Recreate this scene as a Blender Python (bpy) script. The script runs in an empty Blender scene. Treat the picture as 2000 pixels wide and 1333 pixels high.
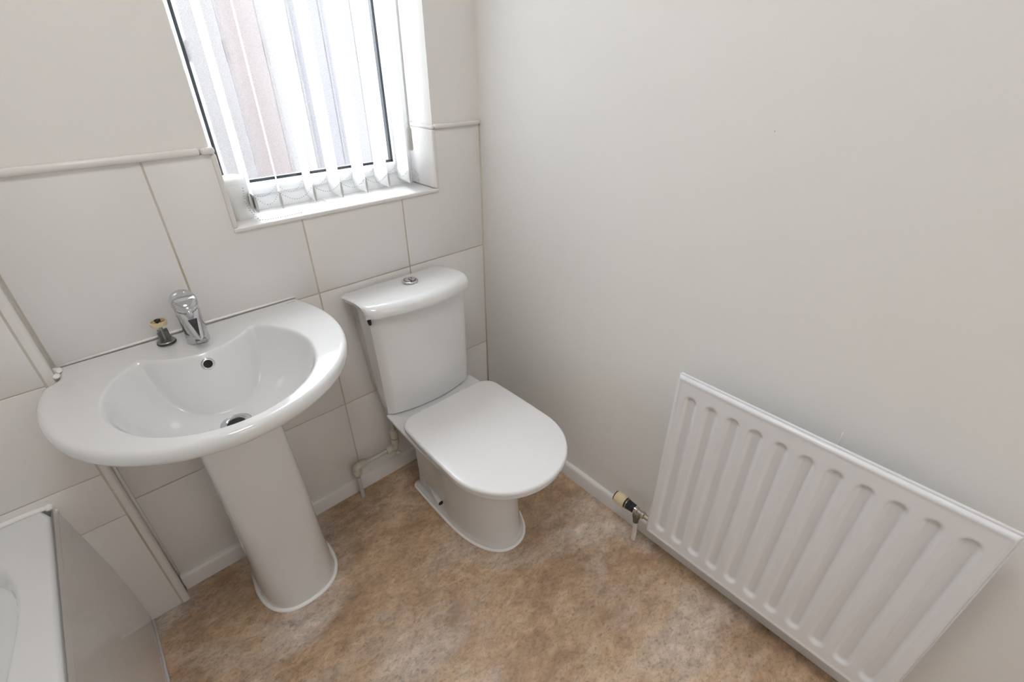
import bpy, bmesh, math, random
from math import sin, cos, pi, sqrt, atan2, radians
from mathutils import Vector, Matrix

random.seed(7)
sc = bpy.context.scene
COL = sc.collection

# ------------------------------------------------------------------ camera
cam_d = bpy.data.cameras.new('camera')
cam_d.sensor_fit = 'HORIZONTAL'
cam_d.sensor_width = 36.0
cam_d.lens = 928.9 / 2000 * 36
cam_d.clip_start = 0.02
cam = bpy.data.objects.new('camera', cam_d)
cam.location = (-1.02739, -1.29411, 1.37855)
cam.rotation_euler = (radians(58.8478), radians(0.1535), radians(-42.0620))
COL.objects.link(cam)
sc.camera = cam

# ------------------------------------------------------------------ light and exposure
SKY = 24.0
ROOM_FILL = 24.0  # strength of the added, unseen ceiling fill light
HALL_FILL = 11.0  # strength of the fill light added in the unseen hallway
w = bpy.data.worlds.new('world')
sc.world = w
w.use_nodes = True
bg = w.node_tree.nodes['Background']
bg.inputs[0].default_value = (0.90, 0.95, 1.0, 1)
bg.inputs[1].default_value = SKY
sc.view_settings.view_transform = 'Standard'
sc.view_settings.look = 'None'
sc.view_settings.gamma = 1
sc.view_settings.use_curve_mapping = False
sc.view_settings.exposure = 0.0
sc.cycles.use_denoising = True
sc.cycles.max_bounces = 14
sc.cycles.diffuse_bounces = 8
sc.cycles.transparent_max_bounces = 12
sc.cycles.sample_clamp_indirect = 6
# daylight portal over the window: only guides the sky sampling, gives no light of its own
pl = bpy.data.lights.new('window_portal', 'AREA')
pl.shape = 'RECTANGLE'; pl.size = 0.62; pl.size_y = 1.0
pl.cycles.is_portal = True
po = bpy.data.objects.new('window_portal', pl)
po.location = (-0.475, 0.32, 1.49); po.rotation_euler = (-pi/2, 0, 0)
COL.objects.link(po)

# ------------------------------------------------------------------ materials
def nodes_of(name):
    m = bpy.data.materials.new(name); m.use_nodes = True
    nt = m.node_tree
    return m, nt, nt.nodes['Principled BSDF']

def mat(name, col, rough=0.5, metal=0.0, coat=0.0, bump=0.0, bscale=60.0, var=0.0, vscale=4.0, spec=0.5, bdist=0.001, trans=0.0):
    m, nt, b = nodes_of(name)
    b.inputs['Base Color'].default_value = (*col, 1)
    b.inputs['Roughness'].default_value = rough
    b.inputs['Metallic'].default_value = metal
    b.inputs['Coat Weight'].default_value = coat
    b.inputs['Coat Roughness'].default_value = 0.04
    b.inputs['Specular IOR Level'].default_value = spec
    tc = nt.nodes.new('ShaderNodeTexCoord')
    if var > 0:
        n = nt.nodes.new('ShaderNodeTexNoise'); n.inputs['Scale'].default_value = vscale; n.inputs['Detail'].default_value = 6
        r = nt.nodes.new('ShaderNodeMix'); r.data_type = 'RGBA'
        r.inputs[6].default_value = (*[c * (1 - var) for c in col], 1)
        r.inputs[7].default_value = (*[min(1, c * (1 + var)) for c in col], 1)
        nt.links.new(tc.outputs['Object'], n.inputs['Vector'])
        nt.links.new(n.outputs['Fac'], r.inputs[0]); nt.links.new(r.outputs[2], b.inputs['Base Color'])
    if bump > 0:
        n = nt.nodes.new('ShaderNodeTexNoise'); n.inputs['Scale'].default_value = bscale; n.inputs['Detail'].default_value = 5
        bp = nt.nodes.new('ShaderNodeBump'); bp.inputs['Strength'].default_value = bump; bp.inputs['Distance'].default_value = bdist
        nt.links.new(tc.outputs['Object'], n.inputs['Vector'])
        nt.links.new(n.outputs['Fac'], bp.inputs['Height']); nt.links.new(bp.outputs[0], b.inputs['Normal'])
    return m

M = {}
M['porcelain'] = mat('porcelain', (0.70, 0.705, 0.71), 0.10, coat=0.5, var=0.006, vscale=3)
M['seat'] = mat('seat_plastic', (0.71, 0.705, 0.705), 0.28, var=0.005)
M['tile'] = mat('tile_glaze', (0.76, 0.745, 0.735), 0.17, var=0.02, vscale=2.5, bump=0.15, bscale=9, bdist=0.0008)
M['paint'] = mat('wall_paint', (0.79, 0.78, 0.76), 0.62, bump=0.35, bscale=130, bdist=0.0009, var=0.012, vscale=2, spec=0.3)
M['ceiling'] = mat('ceiling_paint', (0.88, 0.875, 0.865), 0.8, bump=0.2, bscale=80)
M['gloss'] = mat('gloss_white_paint', (0.76, 0.745, 0.735), 0.3, bump=0.2, bscale=40, var=0.02)
M['plastic'] = mat('white_plastic_trim', (0.74, 0.72, 0.70), 0.25, var=0.02, vscale=12)
M['sealant'] = mat('white_sealant', (0.88, 0.87, 0.85), 0.4, bump=0.15, bscale=70, bdist=0.001)
M['bath'] = mat('bath_acrylic', (0.76, 0.77, 0.78), 0.16, coat=0.3, var=0.01)
M['panel'] = mat('bath_panel_acrylic', (0.74, 0.73, 0.72), 0.13, coat=0.35, var=0.01)
M['radiator'] = mat('radiator_enamel', (0.74, 0.745, 0.77), 0.27, coat=0.2, bump=0.08, bscale=50, var=0.006)
M['chrome'] = mat('chrome', (0.62, 0.63, 0.66), 0.07, 1.0, var=0.02)
M['steel'] = mat('dull_grey_metal', (0.34, 0.335, 0.32), 0.32, 1.0, var=0.25, vscale=90)
M['dark_reflection'] = mat('dark_reflection_chrome', (0.10, 0.105, 0.12), 0.12, 1.0, var=0.1)  # dark metal that paints the reflection on the tap spout
M['nickel'] = mat('nickel_brass', (0.62, 0.58, 0.50), 0.2, 1.0, var=0.15, vscale=120)
M['brass'] = mat('tarnished_brass', (0.20, 0.17, 0.12), 0.45, 0.6, var=0.3, vscale=120)
M['black'] = mat('black_rubber', (0.012, 0.014, 0.016), 0.45, var=0.2, vscale=60)
M['dark'] = mat('dark_hollow', (0.010, 0.010, 0.010), 0.7, var=0.2, vscale=60)
M['cream'] = mat('aged_cream_plastic', (0.62, 0.52, 0.33), 0.42, var=0.12, vscale=60)
M['fitting'] = mat('pale_fitting_plastic', (0.55, 0.53, 0.43), 0.4, var=0.06, vscale=60)
M['pipe'] = mat('pale_grey_plastic_pipe', (0.50, 0.51, 0.48), 0.38, var=0.05, vscale=40)
M['whitepipe'] = mat('white_painted_pipe', (0.72, 0.70, 0.69), 0.35, var=0.03, vscale=40)
M['upvc'] = mat('white_window_plastic', (0.82, 0.83, 0.84), 0.22, var=0.005)
M['gasket'] = mat('black_gasket', (0.012, 0.016, 0.02), 0.5, var=0.1, vscale=50)
M['candle'] = mat('white_wax', (0.80, 0.81, 0.80), 0.35, bump=0.1, bscale=30, var=0.01)
M['weight'] = mat('pale_weight_plastic', (0.52, 0.52, 0.51), 0.35, var=0.03, vscale=40)
M['bead'] = mat('bead_plastic', (0.42, 0.42, 0.41), 0.3, var=0.02)
M['ring_brown'] = mat('limescale_brown', (0.45, 0.27, 0.12), 0.6, var=0.4, vscale=150)
M['concrete'] = mat('concrete', (0.40, 0.39, 0.37), 0.85, var=0.1, vscale=3)
M['door'] = mat('white_door_paint', (0.82, 0.815, 0.80), 0.4, var=0.01)
M['ink'] = mat('grey_print', (0.30, 0.29, 0.28), 0.4, var=0.1, vscale=80)

def grout_mat():
    m, nt, b = nodes_of('tile_grout')
    tc = nt.nodes.new('ShaderNodeTexCoord')
    n = nt.nodes.new('ShaderNodeTexNoise'); n.inputs['Scale'].default_value = 5; n.inputs['Detail'].default_value = 8
    cr = nt.nodes.new('ShaderNodeValToRGB')
    cr.color_ramp.elements[0].position = 0.42; cr.color_ramp.elements[0].color = (0.56, 0.535, 0.48, 1)
    cr.color_ramp.elements[1].position = 0.72; cr.color_ramp.elements[1].color = (0.44, 0.36, 0.25, 1)
    nt.links.new(tc.outputs['Object'], n.inputs['Vector']); nt.links.new(n.outputs['Fac'], cr.inputs[0])
    nt.links.new(cr.outputs[0], b.inputs['Base Color']); b.inputs['Roughness'].default_value = 0.9
    return m
M['grout'] = grout_mat()

def floor_mat():
    m, nt, b = nodes_of('mottled_brown_vinyl')
    L = nt.links.new
    tc = nt.nodes.new('ShaderNodeTexCoord')
    mp = nt.nodes.new('ShaderNodeMapping'); mp.inputs['Rotation'].default_value = (0, 0, radians(38)); mp.inputs['Scale'].default_value = (1.0, 1.6, 1)
    L(tc.outputs['Object'], mp.inputs[0])
    def noise(sc_, det, rough, dist=0.0, src=None):
        n = nt.nodes.new('ShaderNodeTexNoise'); n.inputs['Scale'].default_value = sc_; n.inputs['Detail'].default_value = det
        n.inputs['Roughness'].default_value = rough; n.inputs['Distortion'].default_value = dist
        L(mp.outputs[0], n.inputs['Vector']); return n.outputs['Fac']
    def ramp(src, stops):
        c = nt.nodes.new('ShaderNodeValToRGB')
        while len(c.color_ramp.elements) < len(stops): c.color_ramp.elements.new(0.5)
        for e, (p, col) in zip(c.color_ramp.elements, stops): e.position = p; e.color = (*col, 1)
        L(src, c.inputs[0]); return c.outputs[0]
    def mix(f, a, c, mode='MIX'):
        x = nt.nodes.new('ShaderNodeMix'); x.data_type = 'RGBA'; x.blend_type = mode
        if isinstance(f, float): x.inputs[0].default_value = f
        else: L(f, x.inputs[0])
        L(a, x.inputs[6]); L(c, x.inputs[7]); return x.outputs[2]
    big = ramp(noise(4.2, 8, 0.62, 0.3), [(0.30, (0.175, 0.108, 0.064)), (0.45, (0.235, 0.150, 0.090)), (0.58, (0.285, 0.192, 0.118)), (0.72, (0.335, 0.250, 0.175))])
    grey = ramp(noise(2.6, 6, 0.6, 0.5), [(0.46, (0, 0, 0)), (0.66, (1, 1, 1))])
    greyc = ramp(noise(9, 8, 0.7), [(0.3, (0.200, 0.150, 0.120)), (0.7, (0.42, 0.345, 0.28))])
    c = mix(grey, big, greyc)
    speck = ramp(noise(85, 6, 0.75, 0.6), [(0.36, (0.62, 0.62, 0.62)), (0.5, (1, 1, 1)), (0.66, (1.0, 1.0, 1.0)), (0.74, (1.45, 1.42, 1.36))])
    c = mix(0.95, c, speck, 'MULTIPLY')
    med = ramp(noise(22, 7, 0.7, 0.4), [(0.34, (0.70, 0.69, 0.68)), (0.66, (1.26, 1.24, 1.21))])
    c = mix(0.8, c, med, 'MULTIPLY')
    br = nt.nodes.new('ShaderNodeVectorMath'); br.operation = 'MULTIPLY'; br.inputs[1].default_value = (1.86, 2.00, 2.16)
    L(c, br.inputs[0]); c = br.outputs[0]
    L(c, b.inputs['Base Color'])
    b.inputs['Roughness'].default_value = 0.46
    bp = nt.nodes.new('ShaderNodeBump'); bp.inputs['Strength'].default_value = 0.25; bp.inputs['Distance'].default_value = 0.0008
    L(noise(70, 5, 0.6), bp.inputs['Height']); L(bp.outputs[0], b.inputs['Normal'])
    return m
M['floor'] = floor_mat()

def slat_mat():
    m = bpy.data.materials.new('blind_fabric'); m.use_nodes = True
    nt = m.node_tree; nt.nodes.remove(nt.nodes['Principled BSDF']); out = nt.nodes['Material Output']
    d = nt.nodes.new('ShaderNodeBsdfDiffuse'); t = nt.nodes.new('ShaderNodeBsdfTranslucent'); x = nt.nodes.new('ShaderNodeMixShader')
    n = nt.nodes.new('ShaderNodeTexNoise'); n.inputs['Scale'].default_value = 300
    r = nt.nodes.new('ShaderNodeMix'); r.data_type = 'RGBA'
    r.inputs[6].default_value = (0.92, 0.93, 0.94, 1); r.inputs[7].default_value = (0.96, 0.965, 0.97, 1)
    nt.links.new(n.outputs['Fac'], r.inputs[0])
    nt.links.new(r.outputs[2], d.inputs[0]); nt.links.new(r.outputs[2], t.inputs[0])
    x.inputs[0].default_value = 0.5
    nt.links.new(d.outputs[0], x.inputs[1]); nt.links.new(t.outputs[0], x.inputs[2]); nt.links.new(x.outputs[0], out.inputs[0])
    return m
M['slat'] = slat_mat()

def glass_mat():
    m = bpy.data.materials.new('obscure_glass'); m.use_nodes = True
    nt = m.node_tree; nt.nodes.remove(nt.nodes['Principled BSDF']); out = nt.nodes['Material Output']
    L = nt.links.new
    tc = nt.nodes.new('ShaderNodeTexCoord')
    n = nt.nodes.new('ShaderNodeTexNoise'); n.inputs['Scale'].default_value = 420; n.inputs['Detail'].default_value = 2
    L(tc.outputs['Object'], n.inputs['Vector'])
    bp = nt.nodes.new('ShaderNodeBump'); bp.inputs['Strength'].default_value = 0.6; bp.inputs['Distance'].default_value = 0.001
    L(n.outputs['Fac'], bp.inputs['Height'])
    tr = nt.nodes.new('ShaderNodeBsdfTransparent'); tr.inputs[0].default_value = (0.97, 0.98, 0.98, 1)
    tl = nt.nodes.new('ShaderNodeBsdfTranslucent'); tl.inputs[0].default_value = (0.9, 0.9, 0.92, 1); L(bp.outputs[0], tl.inputs['Normal'])
    gl = nt.nodes.new('ShaderNodeBsdfGlossy'); gl.inputs['Roughness'].default_value = 0.25; L(bp.outputs[0], gl.inputs['Normal'])
    rmp = nt.nodes.new('ShaderNodeMapRange'); rmp.inputs['From Min'].default_value = 0.3; rmp.inputs['From Max'].default_value = 0.7
    rmp.inputs['To Min'].default_value = 0.42; rmp.inputs['To Max'].default_value = 0.62
    L(n.outputs['Fac'], rmp.inputs['Value'])
    rf = nt.nodes.new('ShaderNodeBsdfRefraction'); rf.inputs['Roughness'].default_value = 0.32; rf.inputs['IOR'].default_value = 1.03
    L(bp.outputs[0], rf.inputs['Normal'])
    x0 = nt.nodes.new('ShaderNodeMixShader'); L(rmp.outputs[0], x0.inputs[0]); L(tr.outputs[0], x0.inputs[1]); L(rf.outputs[0], x0.inputs[2])
    x = nt.nodes.new('ShaderNodeMixShader'); x.inputs[0].default_value = 0.008; L(x0.outputs[0], x.inputs[1]); L(tl.outputs[0], x.inputs[2])
    y = nt.nodes.new('ShaderNodeMixShader'); y.inputs[0].default_value = 0.05; L(x.outputs[0], y.inputs[1]); L(gl.outputs[0], y.inputs[2])
    L(y.outputs[0], out.inputs[0])
    return m
M['glass'] = glass_mat()

def lamp_mat(name, strength):
    m, nt, b = nodes_of(name)
    b.inputs['Base Color'].default_value = (0.9, 0.9, 0.9, 1)
    b.inputs['Emission Color'].default_value = (1.0, 0.98, 0.965, 1)
    b.inputs['Emission Strength'].default_value = strength
    return m
M['fill_lamp'] = lamp_mat('fill_lamp_diffuser', ROOM_FILL)
M['hall_fill_lamp'] = lamp_mat('hall_fill_lamp_diffuser', HALL_FILL)

# ------------------------------------------------------------------ helpers
def link(name, me, m=None, parent=None, smooth=False):
    if m is not None and not me.materials: me.materials.append(m)
    if smooth:
        for p in me.polygons: p.use_smooth = True
    o = bpy.data.objects.new(name, me); COL.objects.link(o)
    if parent: o.parent = parent
    return o

def pm(name, verts, faces, m, parent=None, smooth=False):
    me = bpy.data.meshes.new(name); me.from_pydata(verts, [], faces)
    bm = bmesh.new(); bm.from_mesh(me); bmesh.ops.recalc_face_normals(bm, faces=bm.faces); bm.to_mesh(me); bm.free()
    me.update()
    return link(name, me, m, parent, smooth)

def ob(name, bm, m, parent=None, smooth=False):
    bmesh.ops.recalc_face_normals(bm, faces=bm.faces)
    me = bpy.data.meshes.new(name); bm.to_mesh(me); bm.free()
    return link(name, me, m, parent, smooth)

def add_box(bm, x0, x1, y0, y1, z0, z1, bev=0.0, seg=2):
    r = bmesh.ops.create_cube(bm, size=1)
    vs = r['verts']
    for v in vs:
        v.co = Vector(((x0 + x1) / 2 + v.co.x * (x1 - x0), (y0 + y1) / 2 + v.co.y * (y1 - y0), (z0 + z1) / 2 + v.co.z * (z1 - z0)))
    if bev > 0:
        es = list({e for v in vs for e in v.link_edges})
        bmesh.ops.bevel(bm, geom=es, offset=bev, segments=seg, affect='EDGES', profile=0.5)
    return bm

def box(name, x0, x1, y0, y1, z0, z1, m, parent=None, bev=0.0, seg=2):
    bm = bmesh.new(); add_box(bm, x0, x1, y0, y1, z0, z1, bev, seg)
    return ob(name, bm, m, parent, smooth=False)

def add_poly(bm, pts2, plane, a, b):
    """extrude a 2-D outline between offsets a and b; plane 'xz' (offset y), 'xy' (offset z), 'yz' (offset x)"""
    def P(u, v, d):
        return {'xz': (u, d, v), 'xy': (u, v, d), 'yz': (d, u, v)}[plane]
    va = [bm.verts.new(P(u, v, a)) for u, v in pts2]; vb = [bm.verts.new(P(u, v, b)) for u, v in pts2]
    n = len(pts2)
    bm.faces.new(va); bm.faces.new(vb[::-1])
    for i in range(n):
        bm.faces.new((va[i], vb[i], vb[(i + 1) % n], va[(i + 1) % n]))
    return bm

def add_tube(bm, pts, rad, seg=16, cap=True):
    """tube along a polyline; rad is a number or one per point"""
    pts = [Vector(p) for p in pts]; n = len(pts)
    rads = rad if isinstance(rad, (list, tuple)) else [rad] * n
    t0 = (pts[1] - pts[0]).normalized()
    up = Vector((0, 0, 1)) if abs(t0.z) < 0.9 else Vector((1, 0, 0))
    u = t0.cross(up).normalized()
    rings = []
    for i, p in enumerate(pts):
        if i == 0: t = t0
        elif i == n - 1: t = (pts[-1] - pts[-2]).normalized()
        else:
            a = (pts[i] - pts[i - 1]); b = (pts[i + 1] - pts[i])
            t = (a.normalized() + b.normalized())
            t = t.normalized() if t.length > 1e-6 else a.normalized()
        u = (u - t * u.dot(t)).normalized(); v = t.cross(u)
        rings.append([bm.verts.new(p + (u * cos(2 * pi * k / seg) + v * sin(2 * pi * k / seg)) * rads[i]) for k in range(seg)])
    for a, b in zip(rings, rings[1:]):
        for k in range(seg):
            bm.faces.new((a[k], a[(k + 1) % seg], b[(k + 1) % seg], b[k]))
    if cap:
        bm.faces.new(rings[0][::-1]); bm.faces.new(rings[-1])
    return bm

def add_lathe(bm, prof, origin, axis=(0, 0, 1), seg=32):
    """prof = list of (distance along axis, radius)"""
    ax = Vector(axis).normalized(); o = Vector(origin)
    up = Vector((0, 0, 1)) if abs(ax.z) < 0.9 else Vector((1, 0, 0))
    u = ax.cross(up).normalized(); v = ax.cross(u)
    rings = []
    for d, r in prof:
        c = o + ax * d
        if r < 1e-6: rings.append([bm.verts.new(c)])
        else: rings.append([bm.verts.new(c + (u * cos(2 * pi * k / seg) + v * sin(2 * pi * k / seg)) * r) for k in range(seg)])
    for a, b in zip(rings, rings[1:]):
        if len(a) == 1 and len(b) == 1: continue
        for k in range(seg):
            k2 = (k + 1) % seg
            if len(a) == 1: bm.faces.new((a[0], b[k2], b[k]))
            elif len(b) == 1: bm.faces.new((a[k], a[k2], b[0]))
            else: bm.faces.new((a[k], a[k2], b[k2], b[k]))
    if len(rings[0]) > 1: bm.faces.new(rings[0][::-1])
    if len(rings[-1]) > 1: bm.faces.new(rings[-1])
    return bm

def loft(name, rings, m, parent=None, smooth=True, cap0=True, cap1=True):
    n = len(rings[0]); verts = [p for r in rings for p in r]; faces = []
    for i in range(len(rings) - 1):
        for k in range(n):
            k2 = (k + 1) % n
            faces.append((i * n + k, i * n + k2, (i + 1) * n + k2, (i + 1) * n + k))
    def fan(i, flip):
        c = [sum(p[j] for p in rings[i]) / n for j in range(3)]
        ci = len(verts); verts.append(tuple(c))
        for k in range(n):
            a, b = i * n + k, i * n + (k + 1) % n
            faces.append((ci, b, a) if flip else (ci, a, b))
    if cap0: fan(0, True)
    if cap1: fan(len(rings) - 1, False)
    return pm(name, verts, faces, m, parent, smooth)

def thing(name, label, cat, loc, group=None):
    o = bpy.data.objects.new(name, None); COL.objects.link(o)
    o.location = loc; o['label'] = label; o['category'] = cat
    o.empty_display_size = 0.05
    if group: o['group'] = group
    return o

def under(root):
    """re-home children built in world coordinates to the empty's place"""
    bpy.context.view_layer.update()
    for c in [o for o in bpy.data.objects if o.parent == root]:
        c.matrix_parent_inverse = Matrix.Translation(root.location).inverted()

def tag(o, label, cat): o['label'] = label; o['category'] = cat; return o
def struct(o): o['kind'] = 'structure'; return o
def autosmooth(o, deg=35):
    me = o.data
    for p in me.polygons: p.use_smooth = True
    me.set_sharp_from_angle(angle=radians(deg))
    return o

# ------------------------------------------------------------------ setting
X0, Y1, ZC = -2.03, -2.15, 2.40          # left wall, door wall, ceiling
BX, BY = -1.195, -0.053                  # boxed-out section of the window wall
WL, WR, WB, WT, WD = -0.771, -0.174, 1.007, 1.98, 0.30

fl = box('floor', X0 - .1, .1, Y1 - .1, .15, -.05, 0, M['floor']); struct(fl)
struct(box('ceiling', X0 - .1, .1, Y1 - .1, .1, ZC, ZC + .05, M['ceiling']))
struct(box('wall_right', 0, .1, Y1 - .1, WD, -.05, ZC + .05, M['paint']))
struct(box('wall_left', X0 - .1, X0, Y1 - .1, WD, -.05, ZC + .05, M['paint']))
# door wall with an opening filled by a door
bm = bmesh.new()
add_box(bm, X0, -1.15, Y1 - .1, Y1, -.05, ZC); add_box(bm, -.35, 0, Y1 - .1, Y1, -.05, ZC); add_box(bm, -1.15, -.35, Y1 - .1, Y1, 2.02, ZC)
struct(ob('wall_front', bm, M['paint']))
# open door and lit hallway added out of view, for low frontal fill
HY = Y1 - 1.15
bm = bmesh.new()
add_box(bm, X0 - .1, .1, HY - .1, HY, -.05, ZC); add_box(bm, X0 - .1, X0, HY, Y1 - .1, -.05, ZC); add_box(bm, 0, .1, HY, Y1 - .1, -.05, ZC)
struct(ob('wall_added_hallway', bm, M['paint']))
struct(box('floor_added_hallway', X0 - .1, .1, HY - .1, Y1 - .1, -.05, 0, M['floor'])); struct(box('ceiling_added_hallway', X0 - .1, .1, HY - .1, Y1 - .1, ZC, ZC + .05, M['ceiling']))
bm = bmesh.new()
for (a_, b_, c_, d_) in ((-1.15, -1.12, 0, 2.02), (-.38, -.35, 0, 2.02), (-1.15, -.35, 1.99, 2.02)): add_box(bm, a_, b_, Y1 - .101, Y1 + .001, c_, d_)
for (a_, b_, c_, d_) in ((-1.21, -1.14, 0, 2.08), (-.36, -.29, 0, 2.08), (-1.21, -.29, 2.01, 2.08)): add_box(bm, a_, b_, Y1, Y1 + .015, c_, d_)
struct(ob('trim_5', bm, M['gloss']))
dr = struct(box('door_1', -.40, -.36, Y1 - .86, Y1 - .10, 0.005, 1.985, M['door'], bev=.002))
for (a, b) in ((-.80, -.53), (-.43, -.16)):
    for (c, d) in ((.15, .85), (1.0, 1.88)):
        box('door_panel', -.408, -.398, Y1 + a, Y1 + b, c, d, M['door'], dr, bev=.004)
bm = bmesh.new(); add_tube(bm, [(-.40, Y1 - .81, 1.0), (-.45, Y1 - .81, 1.0), (-.455, Y1 - .70, 1.0)], .009)
ob('door_handle', bm, M['chrome'], dr, smooth=True)
# window wall
bm = bmesh.new()
y0, y1 = .006, WD
add_box(bm, X0, WL, y0, y1, -.05, ZC); add_box(bm, WR, 0, y0, y1, -.05, ZC)
add_box(bm, WL, WR, y0, y1, -.05, WB); add_box(bm, WL, WR, y0, y1, WT, ZC)
add_box(bm, X0, BX - .003, BY + .006, y0, -.05, ZC)
wb = ob('wall_back', bm, M['paint']); struct(wb)
# grout bed, just behind the tile faces
bm = bmesh.new()
G = .0016
add_box(bm, BX, WL, G, y0 + .001, .03, 1.188); add_box(bm, WR, -.0005, G, y0 + .001, .03, 1.188); add_box(bm, WL, WR, G, y0 + .001, .03, WB)
add_box(bm, X0, BX - .004, BY + G, BY + .007, 0, 1.188)
ob('grout', bm, M['grout'], wb)

def tile(pts, plane, a, b, parent=wb, bev=.0012):
    bm = bmesh.new(); add_poly(bm, pts, plane, a, b)
    fr = [e for e in bm.edges if all(abs({'xz': v.co.y, 'xy': v.co.z, 'yz': v.co.x}[plane] - b) < 1e-6 for v in e.verts)]
    bmesh.ops.bevel(bm, geom=fr, offset=bev, segments=2, affect='EDGES', profile=.5)
    o = ob('tile', bm, M['tile'], parent); autosmooth(o, 40)
    # every tile sits a hair out of true
    j = random.uniform(-.00025, .00025)
    o.location = {'xz': (0, j, 0), 'xy': (0, 0, j), 'yz': (j, 0, 0)}[plane]
    return o
def rect(x0, x1, z0, z1, g=.0019):
    return [(x0 + g, z0 + g), (x1 - g, z0 + g), (x1 - g, z1 - g), (x0 + g, z1 - g)]
CX = [BX + .002, -.9055, -.6080, -.3065, -.001]
ZR = [.05, .384, .789, 1.190]
for i in range(4):
    for k in range(2):
        tile(rect(CX[i], CX[i + 1], ZR[k], ZR[k + 1]), 'xz', y0, 0)
g = .0019
tile(rect(CX[0], CX[1], .789, 1.19), 'xz', y0, 0)
e_l, e_r, e_b = WL - .001, WR + .001, WB - .001
tile([(CX[1] + g, .789 + g), (CX[2] - g, .789 + g), (CX[2] - g, e_b), (e_l, e_b), (e_l, 1.19 - g), (CX[1] + g, 1.19 - g)], 'xz', y0, 0)
tile(rect(CX[2], CX[3], .789, e_b + g), 'xz', y0, 0)
tile([(CX[3] + g, .789 + g), (CX[4] - g, .789 + g), (CX[4] - g, 1.19 - g), (e_r, 1.19 - g), (e_r, e_b), (CX[3] + g, e_b)], 'xz', y0, 0)
# boxed section
bx = [-1.2135, -1.515, -1.815, X0]
for i in range(3):
    rows = [(.532, .789), (.789, 1.19)]
    if i == 0: rows += [(.0, .3905), (.3905, .532)]
    for (a, b) in rows:
        gg = .0014
        tile([(bx[i + 1] + gg, a + gg), (bx[i] - gg, a + gg), (bx[i] - gg, b - gg), (bx[i + 1] + gg, b - gg)], 'xz', BY + .006, BY)
# tiles on the sill and on the right reveal
for (a, b) in ((WL + .008, -.50), (-.50, WR - .009)):
    tile([(a + .001, -.0), (b - .001, -.0), (b - .001, .135), (a + .001, .135)], 'xy', WB, 1.0155)
tile([(.001, 1.017), (.135, 1.017), (.135, 1.187), (.001, 1.187)], 'yz', WR, WR - .009)
tile([(.001, 1.017), (.135, 1.017), (.135, 1.187), (.001, 1.187)], 'yz', WL, WL + .008)

def bar(name, x0, x1, y0, y1, z0, z1, m, parent=None, bev=.003):
    return autosmooth(box(name, x0, x1, y0, y1, z0, z1, m, parent, bev=bev, seg=3), 50)
# half-round plastic edge trims
t1 = struct(bar('trim_1', BX - .02, WL - .022, -.010, .008, 1.187, 1.203, M['plastic'], bev=.0065))
bar('trim_end', WL - .0215, WL + .008, -.010, .008, 1.187, 1.203, M['plastic'], t1, bev=.0065)
bar('left_return', WL - .001, WL + .010, .008, .135, 1.187, 1.200, M['plastic'], t1, bev=.005)
t2 = struct(bar('trim_2', WR - .001, -.0005, -.009, .008, 1.187, 1.201, M['plastic'], bev=.0062))
bar('reveal_trim', WR - .011, WR + .001, -.006, .135, 1.187, 1.199, M['plastic'], t2, bev=.005)
t3 = struct(bar('trim_3', WL - .003, WR + .002, -.005, .006, 1.0045, 1.0165, M['plastic'], bev=.004))
bar('side_trim', WL - .003, WL + .0085, -.005, .006, 1.0165, 1.187, M['plastic'], t3, bev=.004)
bar('side_trim', WR - .0095, WR + .002, -.005, .006, 1.0165, 1.187, M['plastic'], t3, bev=.004)
# corner trim of the boxed section
bm = bmesh.new()
pts = [(BX - .0155, BY + .006), (BX - .0155, BY - .001)] + [(BX - .009 + .010 * sin(a), BY + .009 - .010 * cos(a)) for a in [radians(10 * i) for i in range(0, 10)]] + [(BX - .004, .004)]
add_poly(bm, pts, 'xy', .0, 1.3)
autosmooth(struct(ob('trim_4', bm, M['plastic'])), 40)
bm = bmesh.new()
add_tube(bm, [(BX + .001, -.002, .06), (BX + .0, -.002, .45), (BX + .001, -.002, .80)], .004, 8)
ob('sealant_bead', bm, M['sealant'], bpy.data.objects['trim_4'], True)
bm = bmesh.new(); add_tube(bm, [(-.001, .0, .06), (-.001, .0, 1.19)], .0035, 8)
ob('corner_sealant', bm, M['fitting'], wb, True)
wr = bpy.data.objects['wall_right']
bm = bmesh.new(); add_tube(bm, [(0, -1.197, 0.692), (-.0006, -1.1980, 0.6675), (0, -1.201, 0.643)], .0011, 6); ob('paint_run', bm, M['paint'], wr, True)
bm = bmesh.new(); bmesh.ops.create_icosphere(bm, subdivisions=1, radius=.0012, matrix=Matrix.Translation((0, -0.901, 1.251))); ob('wall_speck', bm, M['ink'], wr, True)
bm = bmesh.new(); bmesh.ops.create_icosphere(bm, subdivisions=1, radius=.0018, matrix=Matrix.Translation((-0.936, 0, 0.95))); ob('white_speck', bm, M['sealant'], wb, True)  # small white dot on the window wall tile
# skirting boards
def skirt(name, pts, plane, a, b):
    bm = bmesh.new(); add_poly(bm, pts, plane, a, b)
    return autosmooth(struct(ob(name, bm, M['gloss'])), 50)
sk = lambda s: [(s * 0.0, 0), (s * -.015, 0), (s * -.015, .048), (s * -.013, .055), (s * -.008, .059), (s * -.0, .060)]
skirt('baseboard_back', sk(1), 'yz', BX + .001, -.001)
skirt('baseboard_right', sk(1), 'xz', -.001, Y1)

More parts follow.
